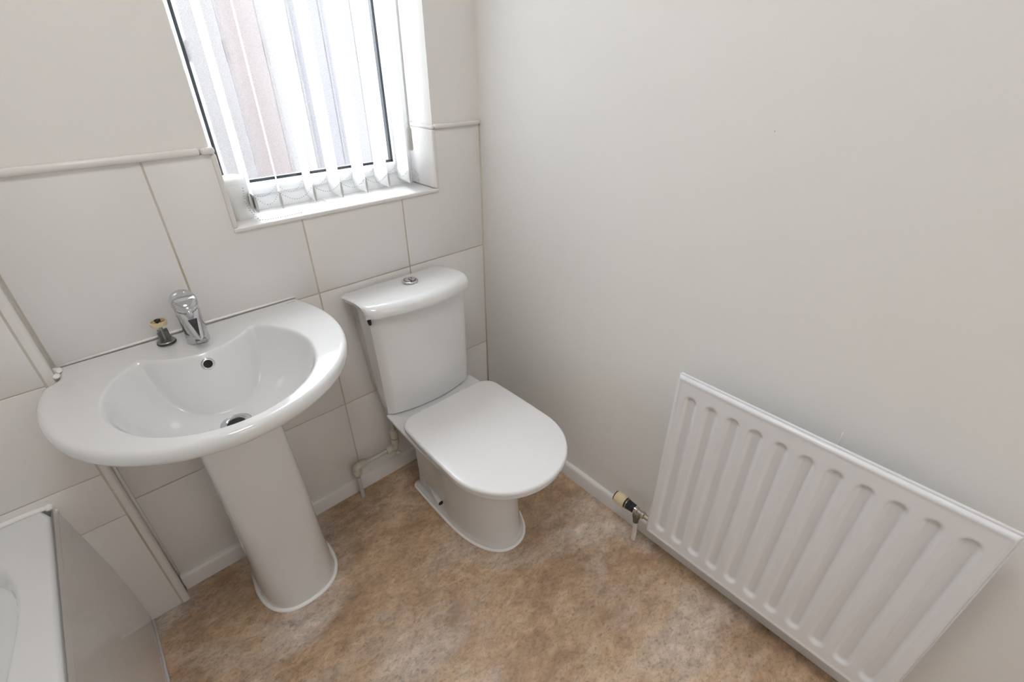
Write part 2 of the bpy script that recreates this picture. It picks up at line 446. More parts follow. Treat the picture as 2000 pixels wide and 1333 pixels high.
# ------------------------------------------------------------------ window
FY = .140
GX0, GX1, GZ0, GZ1 = -.735, -.249, 1.090, 1.90
win = struct(box('window_1', WL - .02, WR + .02, FY + .055, FY + .07, WB - .0, WB + .03, M['upvc'], bev=.002))
def upart(name, *a, bev=.004):
    return bar(name, *a, M['upvc'], win, bev=bev)
fo, fi = FY - .006, FY + .06
upart('window_frame', WL - .02, GX0 - .012, fo, fi, WB, WT)
upart('window_frame', GX1 + .030, WR + .02, fo, fi, WB, WT)
upart('window_frame', GX0 - .012, GX1 + .030, fo, fi, WB, 1.060)
upart('window_frame', GX0 - .012, GX1 + .030, fo, fi, GZ1 + .02, WT)
bo = FY - .014
upart('glazing_bead', GX0 - .020, GX0 - .003, bo + .006, fi - .02, 1.055, GZ1 + .03)
upart('glazing_bead', GX1 + .003, GX1 + .034, bo, fi - .02, 1.055, GZ1 + .03)
upart('glazing_bead', GX0 - .003, GX1 + .003, bo, fi - .02, 1.055, GZ0 - .003)
upart('glazing_bead', GX0 - .003, GX1 + .003, bo, fi - .02, GZ1 + .003, GZ1 + .03)
bm = bmesh.new(); gk = .0042
add_box(bm, GX0 - .003, GX0 + gk, FY - .004, FY + .012, GZ0 - .003, GZ1); add_box(bm, GX1 - gk, GX1 + .003, FY - .004, FY + .012, GZ0 - .003, GZ1)
add_box(bm, GX0, GX1, FY - .004, FY + .012, GZ0 - .003, GZ0 + gk); add_box(bm, GX0, GX1, FY - .004, FY + .012, GZ1 - gk, GZ1 + .003)
ob('gasket', bm, M['gasket'], win)
pm('glass_pane', [(GX0, FY + .008, GZ0), (GX1, FY + .008, GZ0), (GX1, FY + .008, GZ1), (GX0, FY + .008, GZ1)], [(0, 1, 2, 3)], M['glass'], win)

# outside: ground and a boarded fence seen blurred through the obscure glass
gd = box('ground', -3.2, 2.2, .36, 4.0, -.25, -.2, M['concrete']); struct(gd)
fence = thing('garden_fence', 'blurred pinkish boarded fence seen through the frosted window glass', 'fence', (-.3, 1.25, -.2))
bcols = [(0.037, 0.0335, 0.034), (0.033, 0.0250, 0.0245), (0.028, 0.0260, 0.029), (0.041, 0.0385, 0.039), (0.035, 0.0285, 0.028), (0.023, 0.0215, 0.0245)]
fm = [mat('fence_board_%s' % 'abcdef'[i], c, .7, var=.15, vscale=5) for i, c in enumerate(bcols)]
x = -1.6; k = 0
order = [0, 4, 3, 1, 0, 3, 2, 4, 0, 1, 3, 5, 2, 0, 4, 3, 1, 5, 0]
while x < 1.3:
    wd = random.uniform(.12, .17)
    box('fence_board', x, x + wd - .004, 1.25, 1.27 + random.uniform(0, .006), -.2, 1.68, fm[order[k % len(order)]], fence, bev=.003)
    x += wd; k += 1
box('fence_rail', -1.6, x, 1.275, 1.32, .2, .28, fm[1], fence, bev=.004)
box('fence_rail', -1.6, x, 1.275, 1.32, 1.35, 1.43, fm[1], fence, bev=.004)
under(fence)

# ------------------------------------------------------------------ vertical blind
bl = thing('vertical_blind', 'white vertical blind of narrow fabric slats hanging in the window', 'blind', (-.475, .07, 1.93))
bar('headrail', -.755, -.19, .05, .09, 1.93, 1.965, M['upvc'], bl)
slats = [(-.7115, .03, 13, 1.040), (-.700, .034, 2, 1.036), (-.640, .03, 16, 1.037), (-.551, .03, 6, 1.039), (-.4745, .03, 2, 1.036), (-.399, .03, 3, 1.037), (-.327, .03, 3, 1.041), (-.2545, .03, 8, 1.041)]
clips = []
for (sx, sy, ang, sz) in slats:
    d = Vector((sin(radians(ang)), cos(radians(ang)), 0)); nrm = Vector((d.y, -d.x, 0)); p0 = Vector((sx, sy, 0))
    W = .089; nv = 8; vs = []; fs = []
    for z in (sz, 1.93):
        for i in range(nv + 1):
            t = i / nv; bow = .0035 * (1 - (2 * t - 1) ** 2)
            q = p0 + d * (W * t) + nrm * bow
            vs.append((q.x, q.y, z))
    for i in range(nv): fs.append((i, i + 1, nv + 2 + i, nv + 1 + i))
    so = pm('slat', vs, fs, M['slat'], bl, True)
    # flat weight in the bottom pocket, seen end-on as a pale lens
    bm = bmesh.new()
    prof = [(sin(a) * .0032, -cos(a) * .021) for a in [pi * i / 8 for i in range(9)]] + [(-sin(a) * .0032, cos(a) * .021) for a in [pi * i / 8 for i in range(1, 8)]]
    a0 = p0 - d * .002; a1 = p0 + d * (W + .002)
    r0 = [bm.verts.new((a0 + nrm * (u + .001)) + Vector((0, 0, sz + .018 + v))) for u, v in prof]
    r1 = [bm.verts.new((a1 + nrm * (u + .001)) + Vector((0, 0, sz + .018 + v))) for u, v in prof]
    bm.faces.new(r0); bm.faces.new(r1[::-1])
    for i in range(len(prof)): bm.faces.new((r0[i], r0[(i + 1) % len(prof)], r1[(i + 1) % len(prof)], r1[i]))
    wo = ob('weight', bm, M['weight'], so)
    clips.append((a0 + Vector((0, 0, sz + .040)), a1 + Vector((0, 0, sz + .040))))
# bead chains between the weights
def beads(bm, pts, step=.0062, r=.0016):
    L = [0]; P = [Vector(p) for p in pts]
    for a, b in zip(P, P[1:]): L.append(L[-1] + (b - a).length)
    s = 0; i = 0
    while s < L[-1]:
        while L[i + 1] < s: i += 1
        q = P[i].lerp(P[i + 1], (s - L[i]) / max(1e-6, L[i + 1] - L[i]))
        bmesh.ops.create_icosphere(bm, subdivisions=1, radius=r, matrix=Matrix.Translation(q)); s += step
bm = bmesh.new()
for side in (0, 1):
    for i in range(1, len(clips) - 1):
        a, b = clips[i][side], clips[i + 1][side]
        sag = .026 if i < 3 else .020
        beads(bm, [a.lerp(b, t / 10) - Vector((0, 0, sag * (1 - (2 * t / 10 - 1) ** 2))) for t in range(11)])
    q = clips[-1][side]
    beads(bm, [q, q + Vector((.018, 0, -.004)), q + Vector((.030, 0, -.02)), q + Vector((.032, .002, -.05))])
q = clips[0][0]
beads(bm, [q + Vector((-.01, -.004, .02)), q + Vector((-.014, -.006, -.01)), q + Vector((-.008, -.004, -.035)), (-.706, .018, 1.020), (-.690, .014, 1.018), (-.665, .012, 1.018), (-.60, .018, 1.018)])
bc = ob('bead_chain', bm, M['bead'], bl); bc['kind'] = 'stuff'
bm = bmesh.new()
for (a, b) in clips:
    for q in (a, b): bmesh.ops.create_icosphere(bm, subdivisions=1, radius=.0022, matrix=Matrix.Translation(q))
ob('chain_clips', bm, M['weight'], bl)['kind'] = 'stuff'
bm = bmesh.new(); add_tube(bm, [(-.235, .03, 1.93), (-.2365, .03, 1.5), (-.2395, .03, 1.195)], .0035, 10)
wd = ob('wand', bm, M['upvc'], bl, True)
bm = bmesh.new(); add_tube(bm, [(-.2395, .03, 1.197), (-.240, .03, 1.19), (-.241, .03, 1.137), (-.241, .03, 1.133)], [.004, .0075, .0085, .0075], 16)
ob('wand_grip', bm, M['weight'], wd, True)
under(bl)

# candle
bm = bmesh.new()
add_lathe(bm, [(0, .0310), (.003, .0328), (.080, .0330), (.0835, .0327), (.0845, .0324), (.0855, .0330), (.096, .0325), (.101, .030), (.1035, .024), (.103, .012), (.1025, 0)], (-.7295, .088, 1.0158), seg=48)
cd = autosmooth(ob('pillar_candle', bm, M['candle']), 50)
tag(cd, 'white wax pillar candle standing on the left end of the window sill', 'candle')

# ------------------------------------------------------------------ wash basin
CXB = -.937
def smin(a, b, k):
    h = max(k - abs(a - b), 0) / k; return min(a, b) - h * h * k * .25
def smax(a, b, k): return -smin(-a, -b, k)
RIM = .800
def basin_z(x, y):
    dx, dy = x - CXB, y + .250
    s = sqrt((dx / .198) ** 2 + (dy / (.206 if dy < 0 else .196)) ** 2)
    zb = RIM - .144 * (1 - s ** 4.2) * (1 - .16 * min(s, 1.2)) if s < 1.3 else RIM + .05
    ye = -.153 + .066 * (dx / .123) ** 2 - .0 
    zk = RIM - (ye - y) * 2.9
    # scooped face under the tap ledge
    z = smin(RIM, smax(zb, zk, .008), .012)
    return z
# outline of the rim
NA = 288
out = []
for i in range(721):
    t = i / 720
    out.append(t)
poly = []
for i in range(401):        # front half (ellipse), from right (y=-.16) round the front to left
    a = pi * i / 400
    poly.append((CXB + .295 * cos(a), -.165 - .322 * (sin(a) ** .96 if sin(a) > 0 else 0)))
for i in range(1, 40):      # left side up to the wall
    y = -.165 + .164 * i / 39
    h = .295 - .040 * (1 - cos((y + .165) / .165 * pi / 2 * 1.0)) - .004 * max(0, (y + .05) / .05)
    xx = CXB - h
    if y > -.058: xx = max(xx, BX + .0025)
    elif y > -.080: xx = max(xx, BX + .0025 + (xx - BX - .0025) * ((-.058 - y) / .022)) if xx < BX else xx
    poly.append((xx, y))
poly.append((CXB - .2535, -.0008)); 
for i in range(1, 60): poly.append((CXB - .2535 + (.518) * i / 60, -.0008))
for i in range(39, 0, -1):
    y = -.165 + .164 * i / 39
    poly.append((CXB + .295 - .032 * (1 - cos((y + .165) / .165 * pi / 2)), y))
C0 = (CXB, -.24)
ang = sorted([(atan2(py - C0[1], px - C0[0]), sqrt((px - C0[0]) ** 2 + (py - C0[1]) ** 2)) for px, py in poly])
def Rout(a):
    import bisect
    ks = KEYS; i = bisect.bisect(ks, a)
    a0, r0 = ang[i - 1] if i > 0 else (ang[-1][0] - 2 * pi, ang[-1][1])
    a1, r1 = ang[i] if i < len(ang) else (ang[0][0] + 2 * pi, ang[0][1])
    return r0 + (r1 - r0) * (a - a0) / max(1e-9, a1 - a0)
KEYS = [a for a, _ in ang]
angs = [-pi + 2 * pi * (i + .5) / NA for i in range(NA)]
rings = []
NT = 104
for j in range(NT + 1):
    t = .012 + .988 * j / NT
    ring = []
    for a in angs:
        R = Rout(a) - .013
        x = C0[0] + R * t * cos(a); y = C0[1] + R * t * sin(a)
        ring.append((x, y, basin_z(x, y)))
    rings.append(ring)
for (d, z) in [(.0085, .7992), (.005, .7972), (.0022, .794), (.0006, .789), (0, .783), (.0006, .776), (.003, .7695), (.008, .765), (.016, .762)]:
    rings.append([(C0[0] + (Rout(a) - d) * cos(a), C0[1] + (Rout(a) - d) * sin(a), z) for a in angs])
for (s, z, cy) in [(.90, .754, -.235), (.80, .736, -.23), (.64, .708, -.225), (.48, .676, -.215), (.36, .645, -.205), (.29, .620, -.195), (.24, .595, -.185), (.20, .57, -.18)]:
    rings.append([(C0[0] + Rout(a) * s * cos(a), cy + Rout(a) * s * sin(a) * (1 if sin(a) < 0 else .80), z) for a in angs])
basin = thing('pedestal_wash_basin', 'white wide oval wash basin on a white ceramic pedestal under the window', 'wash basin', (CXB, -.2, 0))
loft('bowl', rings, M['porcelain'], basin)
# pedestal
def dshape(hw, yf, yb, flat, n=48):
    """outline: rounded front; flat 0..1 squares it off"""
    p = 2 + flat * 5; pts = []
    for i in range(n):
        a = pi * (i / (n - 1)); c, s = cos(a), sin(a)
        x = hw * (abs(c) ** (2 / p)) * (1 if c >= 0 else -1)
        y = yb + (yf - yb) * (s ** (2 / p) if s > 0 else 0)
        pts.append((x, y))
    return pts
rings = []
for (z, hw, yf, flat, cx) in [(0, .1085, -.297, .10, -.927), (.004, .1085, -.297, .10, -.927), (.05, .1045, -.292, .14, -.928), (.12, .1015, -.287, .22, -.929), (.22, .098, -.281, .38, -.930), (.32, .0955, -.277, .60, -.932), (.42, .0935, -.274, .90, -.934), (.52, .0915, -.271, 1.2, -.936), (.60, .0895, -.269, 1.5, -.938), (.655, .088, -.267, 1.5, -.938)]:
    yb = -.165 if z < .5 else -.165
    o = dshape(hw, yf, yb, flat)
    ring = [(cx + x, y, z) for x, y in o]
    ring += [(cx - hw * .93, -.09, z), (cx - hw * .80, -.085, z), (cx + hw * .80, -.085, z), (cx + hw * .93, -.09, z)]
    rings.append(ring)
pe = loft('pedestal', rings, M['porcelain'], basin); autosmooth(pe, 42)
bm = bmesh.new()
o = dshape(.110, -.2985, -.165, .10)
add_tube(bm, [(-.927 + x, y, .003) for x, y in [(.102, -.09)] + o + [(-.102, -.09)]], .0068, 8)
ob('sealant_bead', bm, M['sealant'], basin, True)
bm = bmesh.new(); add_tube(bm, [(-1.188, -.003, .8015), (-1.0, -.002, .803), (-.80, -.002, .803), (-.676, -.002, .802)], .0032, 8)
bmesh.ops.create_icosphere(bm, subdivisions=2, radius=.006, matrix=Matrix.Translation((-1.191, -.050, .803)) @ Matrix.Diagonal((1.1, 1.6, .7, 1)))
bmesh.ops.create_icosphere(bm, subdivisions=2, radius=.006, matrix=Matrix.Translation((-1.186, -.028, .804)) @ Matrix.Diagonal((1.0, 2.2, .7, 1)))
ob('wall_sealant', bm, M['sealant'], basin, True)
# overflow ring on the scooped face
no = Vector((0, -.945, .326)).normalized()
oc = Vector((-.9395, -.1605, .7755))
bm = bmesh.new(); add_lathe(bm, [(-.002, .0135), (.0012, .0140), (.002, .0130), (.002, .0095), (-.001, .0088)], oc, no, 32)
orr = autosmooth(ob('overflow_ring', bm, M['chrome'], basin), 40)
bm = bmesh.new(); add_lathe(bm, [(.0005, .0091), (.0026, .0089)], oc, no, 24)
ob('overflow_hole', bm, M['dark'], orr)
# waste outlet
dc = (-.938, -.2535, .6535)
bm = bmesh.new(); add_lathe(bm, [(0, .0335), (.004, .0345), (.0065, .0325), (.0078, .028), (.0070, .0200), (.001, .0170)], dc, seg=48)
dn = ob('waste_outlet', bm, M['chrome'], basin, True)
bm = bmesh.new(); add_lathe(bm, [(.0045, 0), (.0060, .0185), (.003, .0188)], dc, seg=32); ob('waste_hole', bm, M['dark'], dn)
# faint grey print at the right rear corner
bm = bmesh.new()
px, py = -.7065, -.0240
for i, (dx, ww, hh) in enumerate([(0, .0034, .0042), (.0052, .0026, .0030), (.0096, .0024, .0030), (.0138, .0022, .0046), (.0168, .0040, .0024)]):
    add_box(bm, px + dx, px + dx + ww, py - hh / 2, py + hh / 2, .7995, .8003)
ob('print_mark', bm, M['ink'], basin)
# mixer tap
TX, TY = -.932, -.078
rings = []
NS = 40
def tap_ring(z, r, cy, fwd, tilt, pin):
    pts = []
    for k in range(NS):
        a = 2 * pi * k / NS; c, s = cos(a), sin(a)
        x = r * c; y = r * s
        if s < 0:
            y = s * (r + fwd); x = r * (c if abs(c) > .0 else 0) * (1 - pin * (-s) ** 1.5)
        pts.append((TX + x, cy + y, z + tilt * y))
    return pts
for prm in [(RIM + .0000, .0238, TY, 0, 0, 0), (RIM + .003, .0243, TY, .0, 0, 0), (RIM + .012, .0238, TY, .001, 0, 0), (RIM + .020, .0236, TY, .004, .05, .05),
            (RIM + .027, .0236, TY, .022, .10, .30), (RIM + .031, .0236, TY, .036, .14, .36), (RIM + .040, .0237, TY, .034, .20, .34), (RIM + .050, .0238, TY, .026, .28, .24),
            (RIM + .062, .0240, TY, .016, .34, .12), (RIM + .076, .0242, TY, .007, .40, .05), (RIM + .089, .0242, TY, .001, .42, 0), (RIM + .0895, .0225, TY, .000, .42, 0)]:
    rings.append(tap_ring(*prm))
tap = loft('tap_body', rings, M['chrome'], basin)
loft('cap_gap', [tap_ring(RIM + .0885, .0226, TY, 0, .42, 0), tap_ring(RIM + .0925, .0226, TY, 0, .43, 0)], M['black'], tap)
# lever cap, a tilted dome with a short lever
rings = []
for (z, r, f) in [(.0915, .0215, 0), (.0922, .0255, .001), (.099, .0266, .002), (.106, .0262, .002), (.1105, .0235, .001), (.1130, .018, 0), (.1142, .009, 0), (.1145, .002, 0)]:
    rings.append(tap_ring(RIM + z, r, TY, f, .46, 0))
cap = loft('lever_cap', rings, M['chrome'], tap)
bm = bmesh.new()
add_tube(bm, [(TX, TY - .018, RIM + .0900), (TX, TY - .027, RIM + .083), (TX, TY - .034, RIM + .077)], [.0070, .0062, .0046], 16)
ob('lever', bm, M['chrome'], tap, True)
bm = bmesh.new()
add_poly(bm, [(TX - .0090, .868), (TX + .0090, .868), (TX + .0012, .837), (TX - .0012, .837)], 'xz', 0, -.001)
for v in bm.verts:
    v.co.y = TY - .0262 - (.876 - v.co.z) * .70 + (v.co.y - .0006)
ob('spout_reflection', bm, M['dark_reflection'], tap)  # dark plate standing in for the reflection in the spout's scoop
bm = bmesh.new(); add_box(bm, TX - .0108, TX + .0108, TY - .0600, TY - .038, .8185, .8250, .0015)
ob('aerator', bm, M['steel'], tap)
under(basin)

# waste plug standing on the ledge
plug = thing('waste_plug', 'grey metal basin plug with a cream ring on top, left of the tap', 'plug', (-.991, -.047, .8))
PC = (-.991, -.047, .8005)
bm = bmesh.new(); add_lathe(bm, [(0, .0165), (.0012, .0185), (.0022, .0188)], PC, seg=32); ob('base_disc', bm, M['steel'], plug, True)
bm = bmesh.new(); add_lathe(bm, [(.0022, .0180), (.003, .0196), (.0046, .0196), (.0055, .018)], PC, seg=32); ob('rubber_seal', bm, M['black'], plug, True)
bm = bmesh.new(); add_lathe(bm, [(.0055, .0186), (.0075, .0186), (.009, .015), (.011, .006)], PC, seg=32); ob('upper_disc', bm, M['steel'], plug, True)
bm = bmesh.new()
for k in range(4):
    a = radians(35 + 90 * k); u = Vector((cos(a), sin(a), 0)); v = Vector((-sin(a), cos(a), 0)) * .0016
    c = Vector(PC); q = [c + u * .001 + Vector((0, 0, .008)), c + u * .0165 + Vector((0, 0, .008)), c + u * .0135 + Vector((0, 0, .016)), c + u * .0128 + Vector((0, 0, .034)), c + u * .001 + Vector((0, 0, .036))]
    r0 = [bm.verts.new(p - v) for p in q]; r1 = [bm.verts.new(p + v) for p in q]
    bm.faces.new(r0); bm.faces.new(r1[::-1])
    for i in range(5): bm.faces.new((r0[i], r0[(i + 1) % 5], r1[(i + 1) % 5], r1[i]))
add_lathe(bm, [(.008, .0045), (.036, .0042), (.048, .0032)], PC, seg=16)
ob('winged_body', bm, M['steel'], plug)
bm = bmesh.new(); add_lathe(bm, [(.048, .0145), (.049, .0165), (.058, .0170), (.0595, .0160), (.0590, .0140), (.0545, .0135), (.0540, .004)], PC, seg=36)
ring_o = autosmooth(ob('cream_ring', bm, M['cream'], plug), 40)
bm = bmesh.new()
for k in range(4):
    a = radians(20 + 90 * k)
    add_tube(bm, [(PC[0] + .004 * cos(a), PC[1] + .004 * sin(a), .8563), (PC[0] + .0132 * cos(a), PC[1] + .0132 * sin(a), .8563)], .0021, 8)
ob('spokes', bm, M['ring_brown'], ring_o)
bm = bmesh.new(); add_lathe(bm, [(.054, .0050), (.0600, .0062), (.0625, .0058), (.0635, .003)], PC, seg=20); ob('screw_head', bm, M['black'], plug, True)
under(plug)

# ------------------------------------------------------------------ toilet
TC = -.379
toilet = thing('toilet', 'white close-coupled toilet with its lid closed, beside the wash basin', 'toilet', (TC, -.35, 0))
def outline_pan(hw, yf, yb, cx, n=64, pw=2.25, straight=.45, sq=0.06):
    """D-shaped outline: rounded back corners, straight sides, round front"""
    pts = []
    L = yb - yf; ys = yb - L * straight
    nf = n // 2
    for i in range(nf + 1):
        a = pi * i / nf
        c, s = cos(a), max(0, sin(a))
        pts.append((cx + hw * (abs(c) ** (2 / pw)) * (1 if c >= 0 else -1), ys - (ys - yf) * s ** (2 / pw)))
    # left side going back
    m = (n - nf - 1) // 2
    r = min(sq, hw * .9)
    for i in range(1, 5): pts.append((cx - hw * (1 - .03 * (i / 4) ** 2), ys + (yb - r - ys) * i / 4))
    hb = hw * .97
    for i in range(1, 8):
        a = pi / 2 * i / 7; pts.append((cx - hb + r - r * cos(a), yb - r + r * sin(a)))
    for i in range(0, 7):
        a = pi / 2 * (1 - i / 7); pts.append((cx + hb - r + r * cos(a), yb - r + r * sin(a)))
    for i in range(4, 0, -1): pts.append((cx + hw * (1 - .03 * (i / 4) ** 2), ys + (yb - r - ys) * i / 4))
    return pts
prm = [  # z, half width, front, back, centre x, straight, corner radius
    (0.000, .1110, -.566, -.125, -.3600, .50, .02), (.012, .1110, -.566, -.125, -.3600, .50, .02), (.018, .1075, -.560, -.128, -.3605, .50, .02),
    (.030, .1050, -.556, -.130, -.3610, .50, .02), (.08, .1035, -.551, -.132, -.3620, .50, .02), (.15, .1030, -.549, -.133, -.3640, .48, .02), (.22, .1050, -.553, -.135, -.3660, .46, .02),
    (.27, .1120, -.568, -.138, -.3690, .44, .025), (.31, .1260, -.595, -.14, -.3720, .42, .03), (.345, .1450, -.635, -.15, -.3760, .42, .03),
    (.37, .1600, -.665, -.155, -.3790, .42, .02), (.385, .1680, -.680, -.158, TC, .42, .014), (.397, .1720, -.688, -.160, TC, .42, .010), (.402, .1710, -.687, -.161, TC, .42, .010), (.4035, .168, -.684, -.164, TC, .42, .010)]
rings = []
for (z, hw, yf, yb, cx, stt, sq) in prm:
    o = outline_pan(hw, yf, yb, cx, straight=stt, sq=sq)
    if .012 < z < .30:        # the rear of the foot is drawn in
        o = [(cx + (px_ - cx) * (1 - .09 * min(1, max(0, (py_ + .315) / .015))) if py_ > -.315 else px_, py_) for px_, py_ in o]
    rings.append([(a, b, z) for a, b in o])
# finer ring spacing where the foot starts
pan = loft('pan', rings, M['porcelain'], toilet); autosmooth(pan, 50)
bm = bmesh.new()
o = outline_pan(.1125, -.5675, -.124, -.3600, straight=.50, sq=.02)
add_tube(bm, [(a, b, .003) for a, b in o] + [(o[0][0], o[0][1], .003)], .0058, 8)
ob('sealant_bead', bm, M['sealant'], toilet, True)
box('rear_ledge', TC - .112, TC + .112, -.24, -.035, .30, .4032, M['porcelain'], pan, bev=.008)
# screw boss and dark screw hole
bm = bmesh.new()
bd = Vector((-.12, -1, -.10)).normalized()
add_lathe(bm, [(-.11, .004), (-.05, .0085), (0, .0125)], (-.4640, -.298, .050), bd, 20)
bo_ = ob('screw_boss', bm, M['porcelain'], pan, True)
bm = bmesh.new(); add_lathe(bm, [(0, .0090), (.0012, .0088)], (-.4640, -.298, .050), bd, 20)
ob('screw_hole', bm, M['dark'], pan)
# soil connector to the wall
bm = bmesh.new(); add_tube(bm, [(-.362, -.14, .19), (-.362, -.0, .19)], .052, 24)
ob('soil_connector', bm, M['whitepipe'], toilet, True)
# cistern
def cist_outline(hwf, hwb, yc, ym, yb, cx, n=25, r=.012):
    """front bulges from yc at the corners to ym in the middle"""
    pts = []
    for i in range(n):
        t = -1 + 2 * i / (n - 1); e = 1 - .10 * max(0, abs(t) - .93) / .07
        x = hwf * t * (1 if abs(t) < .93 else 1)
        y = yc + (ym - yc) * (1 - t * t)
        if abs(t) > .93: y += r * ((abs(t) - .93) / .07) ** 2 * .8
        pts.append((cx + x, y))
    pts += [(cx + hwf * 1.0 - .001, yc + r * 1.8), (cx + (hwf * .6 + hwb * .4), yc + (yb - yc) * .5), (cx + hwb, yb + -.006), (cx + hwb - .008, yb)]
    pts += [(cx - hwb + .008, yb), (cx - hwb, yb - .006), (cx - (hwf * .6 + hwb * .4), yc + (yb - yc) * .5), (cx - hwf * 1.0 + .001, yc + r * 1.8)]
    return pts
rings = []
for (z, f, b, yc, ym) in [(.404, .152, .115, -.172, -.199), (.408, .156, .118, -.176, -.204), (.45, .157, .128, -.178, -.206), (.60, .161, .140, -.178, -.207), (.70, .163, .146, -.176, -.204), (.757, .164, .148, -.174, -.202)]:
    rings.append([(x, y, z) for x, y in cist_outline(f, b, yc, ym, -.012, TC - .004)])
cis = loft('cistern', rings, M['porcelain'], toilet); autosmooth(cis, 45)
bm = bmesh.new(); add_lathe(bm, [(-.002, .0105), (.0012, .0105)], (TC - .004 - .1640, -.166, .742), (-1, 0, -.0), 20)
for v in bm.verts: v.co.z = .738 + (v.co.z - .738) * 1.3
ob('side_hole', bm, M['dark'], cis)
# lid: section along y, swept over x with a curved front lip
NXL, NYL = 40, 26
def lid_pt(u, v):
    """u -1..1 across, v 0 back .. 1 front lip bottom"""
    hw = .180 * (1 - .012 * v)
    bul = 1 - u * u
    yfront = -.184 - .040 * bul
    prof = [(-.016, .772), (-.03, .776), (-.06, .782), (-.09, .786)]
    if v < .62:
        t = v / .62; y = -.016 + (yfront + .030 + .016) * t
        z = .772 + .017 * sin(min(1, t * 1.05) * pi / 2)
    else:
        t = (v - .62) / .38; a = t * radians(100)
        y = yfront + .030 - .030 * sin(min(a, pi / 2)); z = .789 - .026 * (1 - cos(min(a, pi / 2))) - max(0, t - .9) * .06
    # corners rounded in plan at the back, ends droop a little
    x = u * hw
    z -= .0045 * max(0, (abs(u) - .94) / .06) ** 2
    if abs(u) > .90 and v > .45: y += .010 * ((abs(u) - .90) / .10) ** 2
    if v < .12: x *= 1 - .035 * (1 - v / .12) ** 2
    return (TC - .002 + x, y, z)
vs = []; fs = []
us = [-1 + 2 * i / NXL for i in range(NXL + 1)]; us = [(abs(u) ** .8) * (1 if u >= 0 else -1) for u in us]
for j in range(NYL + 1):
    for u in us: vs.append(lid_pt(u, j / NYL))
n1 = NXL + 1; top_n = len(vs)
for j in range(NYL + 1):
    for u in us:
        p = lid_pt(u, j / NYL)
        th = .014
        q = (TC + (p[0] - TC) * .965, p[1] + (.012 if j > NYL * .6 else (-.006 if j < 2 else 0)), max(p[2] - th, .7575) if j < NYL * .9 else .7575)
        vs.append(q)
for j in range(NYL):
    for i in range(NXL):
        a = j * n1 + i; fs.append((a, a + 1, a + n1 + 1, a + n1)); b = a + top_n; fs.append((b, b + n1, b + n1 + 1, b + 1))
def strip(idx):
    for a, b in zip(idx, idx[1:]): fs.append((a, b, b + top_n, a + top_n))
strip([i for i in range(n1)]); strip([NYL * n1 + i for i in range(n1)]); strip([j * n1 for j in range(NYL + 1)]); strip([j * n1 + NXL for j in range(NYL + 1)])
lidc = pm('cistern_lid', vs, fs, M['porcelain'], cis); autosmooth(lidc, 60)
BC = (TC + .013, -.096, .7875)
bm = bmesh.new(); add_lathe(bm, [(0, .0245), (.0025, .0245), (.0045, .0225), (.0045, .0180), (.002, .0172)], BC, seg=40)
autosmooth(ob('flush_button_ring', bm, M['chrome'], cis), 50)
bm = bmesh.new()
for sg, a0, a1 in ((1, -100, 88), (1, 96, 252)):
    pts = [(BC[0] + .0162 * cos(radians(a0 + (a1 - a0) * i / 20)), BC[1] + .0162 * sin(radians(a0 + (a1 - a0) * i / 20))) for i in range(21)]
    if a0 == 96: add_poly(bm, pts, 'xy', .7885, .7925)
    else: add_poly(bm, pts, 'xy', .7885, .7935)
ob('flush_button', bm, M['chrome'], cis)
bm = bmesh.new(); add_lathe(bm, [(0, .0178), (.0022, .0178)], BC, seg=32); ob('button_gap', bm, M['dark'], cis)
# seat ring and closed lid
def plate(name, z0, z1, hw, yf, yb, r, m, parent, sq=.055, rr=.006, crown=0.0, nin=10):
    def o(d, z, dome=0): return [(a, b, z) for a, b in outline_pan(hw - d, yf + d, yb - d, SX, straight=.605, sq=sq, pw=2.0)]
    rg = [o(rr + .004, z0), o(rr * .3, z0 + .001), o(0, z0 + .004)]
    for k in range(0, 7):
        a = pi / 2 * k / 6; rg.append(o(rr * (1 - cos(a)), z1 - rr + rr * sin(a) - crown))
    for k in range(1, nin):
        t = k / nin; s = 1 - t
        base = o(rr, z1)
        cy = (yf + yb) / 2
        rg.append([(SX + (a - SX) * s, cy + (b - cy) * s, z1 - crown + crown * (1 - s * s)) for a, b, _ in base])
    return autosmooth(loft(name, rg, m, parent), 50)
SX = -.3755
plate('seat_ring', .4045, .417, .1765, -.708, -.262, .05, M['seat'], toilet, rr=.004)
plate('seat_lid', .4185, .4365, .1812, -.7135, -.2500, .05, M['seat'], toilet, sq=.050, rr=.0075, crown=.0015)
for s in (-1, 1):
    bm = bmesh.new(); add_lathe(bm, [(-.014, .009), (-.012, .011), (.012, .011), (.014, .009)], (TC + s * .075, -.243, .414), (1, 0, 0), 20)
    autosmooth(ob('hinge', bm, M['seat'], toilet), 40)
under(toilet)

